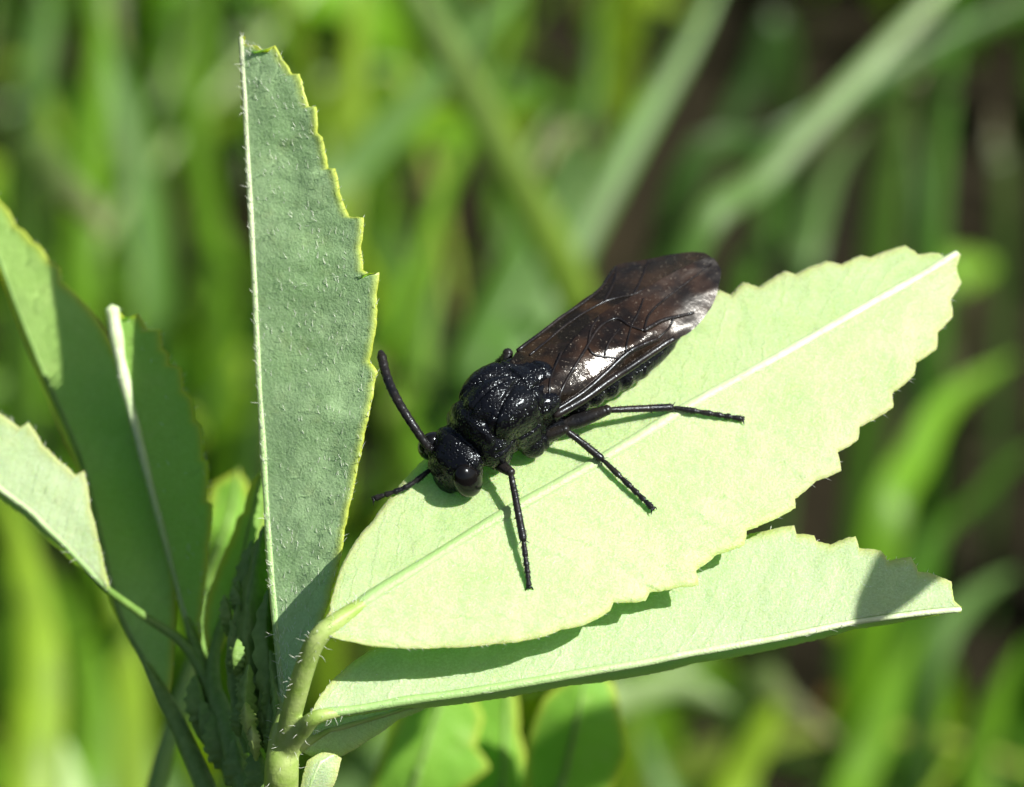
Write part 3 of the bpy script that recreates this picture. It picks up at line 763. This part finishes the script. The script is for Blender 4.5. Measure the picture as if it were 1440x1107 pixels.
def wing(name, edge1, edge2, zf, mat, veins, folds=0., label=None):
    n, m = 90, 26
    e1 = np.array([px2local(*p, zf) for p in edge1]); e2 = np.array([px2local(*p, zf) for p in edge2])
    e1 = smooth_curve(e1, n); e2 = smooth_curve(e2, n)
    V = []
    for i in range(m):
        s = i / (m - 1)
        for j in range(n):
            x, y = e1[j] * (1 - s) + e2[j] * s
            z = zf(x, y) + folds * (.6 * noise.noise(Vector((x * 1.1, y * 2.2, 4))) + .35 * noise.noise(Vector((x * 2.6, y * 4, 9))))
            V.append((x, y, z))
    loc_ = np.array(V); tipa = np.clip((-4.4 - loc_[:, 0]) / 1.8, 0, 1); tipa = np.r_[tipa, tipa]
    V = L2C(loc_)
    F = [(i * n + j, i * n + j + 1, (i + 1) * n + j + 1, (i + 1) * n + j) for i in range(m - 1) for j in range(n - 1)]
    nn = len(V); V2 = V - fN * .0016
    F2 = [tuple(nn + x for x in f[::-1]) for f in F]
    rim = [i * n + n - 1 for i in range(m)]
    mb = Mesh(); mb.add(np.vstack([V, V2]), F + F2, tip=tipa)
    o = mb.build(name, mat, fly)
    if label: o['label'] = label
    for pts, r in veins:
        loc = np.array([px2local(*p, zf) for p in pts]); loc = smooth_curve(loc, 26)
        c = L2C(np.array([(x, y, zf(x, y) + .012 + folds * (.6 * noise.noise(Vector((x * 1.1, y * 2.2, 4))) + .35 * noise.noise(Vector((x * 2.6, y * 4, 9))))) for x, y in loc]))
        vb = Mesh(); vb.add(*tube(c, 1.35 * np.linspace(r, r * .7, 26), 8)); vb.build('vein', M['vein'], o)
    return o
wing('hindwing', [(790, 574), (835, 550), (880, 520), (910, 500), (930, 488)], [(780, 550), (820, 522), (860, 498), (900, 474), (930, 486)], z_hind, M['wing'], [])
wing('forewing', [(708, 525), (728, 493), (758, 468), (787, 447), (815, 425), (840, 408), (852, 390), (868, 373), (915, 364), (962, 355), (988, 355), (1003, 365)],
     [(735, 560), (764, 556), (800, 530), (835, 500), (870, 470), (900, 448), (925, 430), (948, 414), (968, 400), (985, 388), (996, 377), (1003, 367)], z_right, M['wing_far'],
     [([(728, 494), (787, 449), (840, 411), (866, 376)], .0048), ([(745, 500), (800, 455), (850, 425), (892, 415)], .003), ([(892, 415), (902, 392), (913, 367)], .003),
      ([(850, 425), (862, 400), (868, 376)], .0026), ([(892, 415), (940, 392), (990, 368)], .0026)], .05, label='far forewing, edge showing past the near one')
wing('forewing', [(778, 586), (800, 575), (830, 558), (855, 541), (878, 524), (905, 506), (930, 490), (950, 478), (976, 462), (1000, 432), (1010, 405), (1014, 380), (1004, 364)],
     [(748, 560), (768, 528), (790, 500), (808, 476), (828, 455), (850, 438), (876, 424), (905, 408), (935, 390), (960, 377), (980, 368), (995, 363), (1003, 363)], z_left, M['wing'],
     [([(780, 585), (830, 556), (878, 522), (925, 491), (948, 477)], .0105), ([(778, 580), (830, 545), (875, 503), (900, 487), (925, 477)], .0072),
      ([(782, 572), (800, 530), (820, 497), (842, 462), (866, 448), (885, 458), (906, 466)], .0036), ([(826, 488), (838, 500), (874, 505)], .003), ([(827, 486), (832, 462), (842, 447)], .003),
      ([(850, 500), (858, 480), (872, 462)], .0028), ([(880, 500), (882, 480), (888, 458)], .0028), ([(906, 466), (930, 452), (952, 446), (975, 440)], .0052), ([(906, 466), (912, 445), (930, 425), (960, 402), (1000, 372)], .0030),
      ([(772, 560), (775, 530), (790, 495)], .003), ([(888, 458), (898, 440), (905, 420)], .0026), ([(948, 446), (940, 462), (925, 477)],   .003)], .06, label='near forewing with a glossy highlight')

# ------------------------------------------------------------------ meadow behind
def blade_geo(pts, w, fold=.25, seg=14, face=None):
    """ribbon along pts (world m), width profile tapering to the tip; returns V, F"""
    c = smooth_curve(pts, seg); T = np.gradient(c, axis=0); T /= np.linalg.norm(T, axis=1)[:, None] + 1e-12
    V, F = [], []
    f0 = np.array(face if face is not None else rng.normal(0, 1, 3)); f0 = f0 / np.linalg.norm(f0)
    for i in range(seg):
        t = i / (seg - 1); ww = .5 * w * min(1, .65 + t) * (1 - t ** 3.5) + 2e-5
        s = np.cross(T[i], f0); s /= np.linalg.norm(s) + 1e-9; nrm = np.cross(s, T[i])
        V += [c[i] - s * ww + nrm * ww * fold, c[i] - nrm * ww * fold * .5, c[i] + s * ww + nrm * ww * fold]
    for i in range(seg - 1):
        for k in (0, 1): F.append((i * 3 + k, i * 3 + k + 1, (i + 1) * 3 + k + 1, (i + 1) * 3 + k))
    return np.array(V), F
def solid(V, F, th):
    n = len(V); V2 = V + np.array([0, 0, -th]); return np.vstack([V, V2]), F + [tuple(n + x for x in f[::-1]) for f in F]

GREENS = {'mid': (.055, .15, .012), 'bright': (.12, .26, .010), 'yellow': (.19, .30, .012), 'pale': (.36, .46, .26), 'grey': (.13, .24, .07), 'dark': (.022, .065, .010), 'straw': (.30, .24, .17), 'brown': (.10, .06, .03)}  # pale stands for sun highlights on blades and leaves, put in as colour
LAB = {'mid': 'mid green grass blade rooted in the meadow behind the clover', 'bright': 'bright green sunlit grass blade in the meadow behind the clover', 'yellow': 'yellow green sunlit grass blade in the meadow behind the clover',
       'pale': 'pale whitish grass blade with sun highlight in its tint behind the clover', 'grey': 'grey green grass blade leaning behind the clover', 'dark': 'dark green grass blade behind the clover', 'straw': 'dry straw coloured grass stalk behind the clover', 'brown': 'dead brown grass blade behind the clover'}
def traced_blade(pts, wpx, tint, d, root=(0, 0), label=None, group=None, tip=None, low=None):
    """pts in pixels from low to tip with depth d (cm) per point or one value; the blade is carried down to the soil"""
    ds = np.linspace(d[0], d[1], len(pts)) if hasattr(d, '__len__') else [d] * len(pts)
    w = [W(P(x, y, dd)) for (x, y), dd in zip(pts, ds)]
    low_ = w[0]; dirn = w[0] - w[1]; h = max(low_[2], .001)
    k = np.clip(h * .45 / (np.linalg.norm(dirn[:2]) + 1e-6), 0, 3)
    rt = np.array([low_[0] + dirn[0] * k * .5 + root[0], low_[1] + dirn[1] * k * .5 + root[1], 0]); rt[2] = gz(rt[0], rt[1]) - .002
    midp = (rt + low_) / 2 + np.array([0, 0, h * .08])
    width = wpx * np.mean(ds) * K * .01
    V, F = blade_geo([rt, midp] + w, width, .3, 26, face=-BACK + rng.normal(0, .35, 3))
    V, F = solid(V, F, 2e-4)
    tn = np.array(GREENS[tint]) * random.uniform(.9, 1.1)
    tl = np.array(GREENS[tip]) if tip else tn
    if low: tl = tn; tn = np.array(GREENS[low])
    tg = np.linspace(0, 1, 26)[:, None] ** 2.5; tg = np.repeat(tn * (1 - tg) + tl * tg, 3, axis=0); tg = np.vstack([tg, tg])  # blends towards the tip tint; a pale tip is a painted highlight
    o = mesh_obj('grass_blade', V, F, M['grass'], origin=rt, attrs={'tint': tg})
    tag(o, label or LAB[tint], 'grass blade', group or 'blurred %s grass blades behind the clover' % tint)
    return o
B = [([(960, 385), (1080, 240), (1200, 112), (1320, -10), (1400, -90)], 50, 'mid', (21, 22), 'pale'),
     ([(960, 250), (1080, 205), (1200, 140), (1330, 60), (1480, -10), (1600, -50)], 50, 'dark', (23, 24), 'mid'),
     ([(700, 560), (760, 430), (830, 300), (900, 175), (970, 60), (1030, -60)], 74, 'mid', (22, 23), 'grey'),
     ([(840, 560), (800, 400), (700, 210), (640, 90), (570, -30), (540, -90)], 80, 'yellow', (22, 21), 'pale'),
     ([(400, 330), (500, 225), (590, 130), (690, 20), (760, -60)], 62, 'grey', (23, 23)),
     ([(470, 420), (490, 190), (500, 60), (510, -80)], 70, 'yellow', (24, 24)),
     ([(560, 520), (600, 360), (640, 240), (690, 130), (740, -30)], 60, 'bright', (23, 24)),
     ([(640, 560), (700, 420), (790, 260), (830, 120), (850, -60)], 60, 'mid', (25, 26)),
     ([(110, 420), (125, 200), (135, 60), (140, -80)], 70, 'bright', (24, 25)),
     ([(30, 240), (90, 260), (130, 300), (150, 330)], 58, 'straw', (22, 22)),
     ([(230, 520), (220, 330), (190, 190), (150, 60), (120, -60)], 90, 'mid', (25, 25)),
     ([(300, 500), (290, 330), (270, 200), (280, 60), (300, -60)], 76, 'bright', (26, 26)),
     ([(1310, 500), (1312, 330), (1325, 160), (1345, 0), (1350, -90)], 48, 'mid', (24, 25)),
     ([(1290, 640), (1300, 420), (1290, 260), (1270, 120)], 46, 'dark', (25, 26)),
     ([(1120, 420), (1140, 330), (1170, 240), (1210, 180)], 50, 'grey', (26, 26)),
     ([(1040, 420), (1075, 330), (1090, 240), (1095, 170)], 46, 'mid', (26, 26)),
     ([(1420, 260), (1405, 200), (1400, 150)], 60, 'brown', (26, 26)),
     ([(1260, 150), (1280, 100), (1300, 60)], 66, 'straw', (25, 25)),
     ([(820, 330), (840, 220), (800, 180), (760, 240)], 40, 'straw', (24, 23)),
     ([(40, 1200), (60, 960), (40, 800), (-10, 640)], 96, 'yellow', (21, 22)),
     ([(120, 1200), (130, 1000), (90, 860), (30, 760)], 84, 'bright', (22, 23)),
     ([(200, 1220), (190, 1050), (180, 900), (150, 780)], 80, 'yellow', (23, 23)),
     ([(110, 1200), (105, 1107), (90, 1040)], 64, 'pale', (20, 20)),
     ([(10, 900), (20, 640), (50, 480), (60, 330)], 70, 'bright', (25, 25)),
     ([(640, 780), (600, 640), (590, 520), (620, 360)], 80, 'bright', (22, 23)),
     ([(560, 780), (560, 660), (540, 560), (500, 480)], 66, 'yellow', (23, 23)),
     ([(420, 760), (450, 600), (520, 470), (600, 400)], 66, 'mid', (25, 25)),
     ([(1240, 760), (1290, 640), (1340, 560), (1430, 500)], 78, 'bright', (23, 24)),
     ([(1300, 800), (1380, 700), (1440, 640), (1500, 600)], 60, 'mid', (24, 25)),
     ([(1180, 1180), (1230, 1040), (1260, 960), (1300, 880)], 78, 'bright', (22, 22)),
     ([(1000, 1200), (1040, 1090), (1080, 1010), (1100, 960)], 70, 'yellow', (22, 22)),
     ([(820, 1030), (880, 985), (960, 965), (1030, 990)], 74, 'pale', (21, 21)),
     ([(1060, 970), (1110, 990), (1180, 1040)], 56, 'straw', (22, 22)),
     ([(1380, 1180), (1370, 1080), (1400, 980), (1440, 900)], 74, 'bright', (22, 22)),
     ([(1300, 1000), (1320, 900), (1370, 840), (1430, 800)], 58, 'grey', (23, 23)),
     ([(960, 1180), (930, 1090), (900, 1020)], 70, 'mid', (22, 22)),
     ([(1340, 420), (1330, 480), (1350, 560)], 52, 'brown', (26, 26)),
     ([(1100, 40), (1060, 110), (1010, 200), (980, 300)], 52, 'dark', (27, 27)),
     ([(420, 120), (400, 20), (390, -80)], 70, 'yellow', (25, 25)),
     ([(40, 160), (60, 40), (60, -80)], 62, 'grey', (26, 26))]
MARKS = [((340, 40), 'the tall leaflet tip'), ((440, 420), 'the tall leaflet'), ((160, 440), 'the leaflet with pale keel tip'), ((60, 330), 'the leaflet sunlit at its upper end'), ((60, 680), 'the low pale leaflet'), ((180, 960), 'the shaded petioles'),
         ((560, 600), 'the sawfly antenna'), ((720, 480), 'the sawfly back'), ((930, 350), 'the sawfly wings'), ((1345, 358), 'the widest leaflet tip'), ((1230, 640), 'the widest leaflet lower edge'), ((1345, 850), 'the folded leaflet tip'), ((1000, 960), 'the folded leaflet keel'), ((720, 1040), 'the low blurred leaflets'),
         ((1130, 180), 'the open soil behind the wings'), ((1320, 120), 'the leaflet tip and open soil'), ((640, 120), 'the gap before the wings'), ((150, 100), 'the leaflets left of the stem')]
NM = {'mid': 'mid green', 'bright': 'bright green', 'yellow': 'yellow green', 'pale': 'pale whitish', 'grey': 'grey green', 'dark': 'dark green', 'straw': 'dry straw coloured', 'brown': 'dead brown'}
for b_ in B:
    vis = np.array([p for p in b_[0] if -20 < p[0] < 1460 and -20 < p[1] < 1130] or b_[0]); c_ = vis.mean(0)
    mk = min(MARKS, key=lambda q: np.hypot(q[0][0] - c_[0], q[0][1] - c_[1]))[1].replace('left of the stem', 'with shaded faces')
    wd = 'broad' if b_[1] >= 76 else 'narrow' if b_[1] <= 56 else 'medium'
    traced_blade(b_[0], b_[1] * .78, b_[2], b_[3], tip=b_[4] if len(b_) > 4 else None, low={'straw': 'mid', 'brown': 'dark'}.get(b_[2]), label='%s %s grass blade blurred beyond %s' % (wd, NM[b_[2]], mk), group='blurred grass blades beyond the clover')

# a drooping blade to the right of the frame, its tip shading the end of the folded leaflet
def f_depth(px, py): return 11.80 + ((np.array([px, py]) - FM[0]) @ np.array([.02, -.5])) * .00201
tipd_ = [P(1185, 905, f_depth(1215, 865)) + SUN * 2.2, P(1225, 855, f_depth(1225, 850)) + SUN * 2.3, P(1262, 810, f_depth(1262, 810)) + SUN * 2.4, P(1300, 760, f_depth(1290, 785)) + SUN * 2.55]
wt = [W(p) for p in tipd_]
up_dir = wt[3] - wt[2]
arch = [wt[3] + up_dir * 3 + np.array([0, 0, .001]), wt[3] + np.array([.018, .004, .007])]
root_ = np.array([wt[3][0] + .035, wt[3][1] + .012, 0]); root_[2] = gz(root_[0], root_[1]) - .002
path = [root_, root_ * .5 + arch[1] * .5 + np.array([.006, 0, .012])] + arch[::-1][:1] + [arch[0]] + wt[::-1]
V, F = blade_geo(path, .0021, .2, 60, face=-SUN_W)
V, F = solid(V, F, 1.5e-4)
tag(mesh_obj('grass_blade', V, F, M['grass'], origin=root_, attrs={'tint': np.tile(np.array(GREENS['mid']), (len(V), 1))}), 'drooping grass blade beside the clover whose tip shades the folded leaflet', 'grass blade')

def clear_of_view(V):
    q = to_px(to_cam(V))
    return not np.any((q[:, 2] < 17.5) & (q[:, 0] > -700) & (q[:, 0] < 2140) & (q[:, 1] > -500) & (q[:, 1] < 1600)) and q[:, 2].min() > 3
def bare_at(q):
    return min(.97, 1.15 * math.exp(-(((q[0] - 1200) / 440) ** 2 + ((q[1] - 190) / 320) ** 2)) + .85 * math.exp(-(((q[0] - 1350) / 240) ** 2 + ((q[1] - 720) / 190) ** 2)) + .4 * math.exp(-(((q[0] - 240) / 110) ** 2 + ((q[1] - 90) / 100) ** 2)))
def too_open(V):
    q = to_px(to_cam(V[len(V) // 3:])); q = q[(q[:, 0] > -50) & (q[:, 0] < 1490)]
    return len(q) > 0 and random.random() < max(bare_at(p) for p in q[::3])
mb = Mesh(); tries = 0; count = 0
keys = ['mid', 'bright', 'yellow', 'grey', 'dark', 'pale', 'straw', 'brown']
while count < 2500 and tries < 20000:
    tries += 1
    x = random.uniform(-.16, .16); y = random.uniform(.05, .52)
    q = to_px(to_cam((x, y, .012)))
    # thinner on the bare patch behind the insect's wings and at the upper right
    bare = bare_at(q)
    if random.random() < bare: continue
    h = random.uniform(.005, .030) * (.6 if bare > .3 else 1)
    a = random.uniform(0, 2 * math.pi); lean = random.uniform(.2, 1.9) * h
    z0 = gz(x, y)
    dx, dy = math.cos(a) * lean, math.sin(a) * lean
    pts = [(x, y, z0 - .001), (x + dx * .25, y + dy * .25, z0 + h * .5), (x + dx * .65, y + dy * .65, z0 + h * .88), (x + dx * 1.15, y + dy * 1.15, z0 + h * random.uniform(.8, 1.05))]
    V, F = blade_geo(np.array(pts), random.uniform(.0008, .0030), .3, 7)
    if not clear_of_view(V) or too_open(V): continue
    tint = np.array(GREENS[random.choices(keys, [5, 8, 7, 3, 2, 1.4, 1.0, .6])[0]]) * random.uniform(.75, 1.25)
    mb.add(V, F, tint=tint); count += 1
count = 0
while count < 260:                                                   # thin wiry stems
    x = random.uniform(-.15, .15); y = random.uniform(.1, .5); z0 = gz(x, y); h = random.uniform(.015, .05); a = random.uniform(0, 6.28); l = h * random.uniform(.3, 1.6)
    V, F = tube(smooth_curve([(x, y, z0 - .001), (x + math.cos(a) * l * .4, y + math.sin(a) * l * .4, z0 + h * .6), (x + math.cos(a) * l, y + math.sin(a) * l, z0 + h)], 6), np.linspace(.0005, .0002, 6) * random.uniform(.7, 1.5), 4)
    if not clear_of_view(V) or too_open(V): continue
    mb.add(V, F, tint=np.array(GREENS[random.choice(['pale', 'yellow', 'grey', 'straw'])]) * random.uniform(.7, 1.2)); count += 1
tag(mb.build('meadow_grass', M['grass'], None, cam_space=False, origin=(0, .3, 0)), 'short green meadow grass covering the soil', 'grass', kind='stuff')

# low broad leaves between the grass
mb = Mesh(); count = 0
while count < 1150:
    x = random.uniform(-.15, .15); y = random.uniform(.10, .5); z = gz(x, y) + random.uniform(.004, .022)
    q = to_px(to_cam((x, y, z)))
    bare = bare_at(q)
    if random.random() < bare: continue
    L = random.uniform(.004, .014); wd = L * random.uniform(.3, .6); a = random.uniform(0, 6.28)
    ax = np.array([math.cos(a), math.sin(a), random.uniform(-.2, .5)]); ax /= np.linalg.norm(ax)
    V, F = blade_geo(np.array([(x, y, gz(x, y)), (x, y, z), np.array((x, y, z)) + ax * L * .5 + [0, 0, L * .12], np.array((x, y, z)) + ax * L]), wd, .25, 12, face=(random.gauss(0, .4), random.gauss(0, .4), 1))
    if not clear_of_view(V) or too_open(V): continue
    tint = np.array(GREENS[random.choices(['bright', 'mid', 'yellow', 'pale'], [6, 3, 4, 1.6])[0]]) * random.uniform(.8, 1.2)  # the pale ones paint bright highlights in among the green
    mb.add(V, F, tint=tint); count += 1
tag(mb.build('ground_leaves', M['grass'], None, cam_space=False, origin=(0, .3, 0)), 'low broad green leaves growing between the meadow grass', 'leaves', kind='stuff')
for o in bpy.data.objects:
    if '_base' in o: del o['_base']
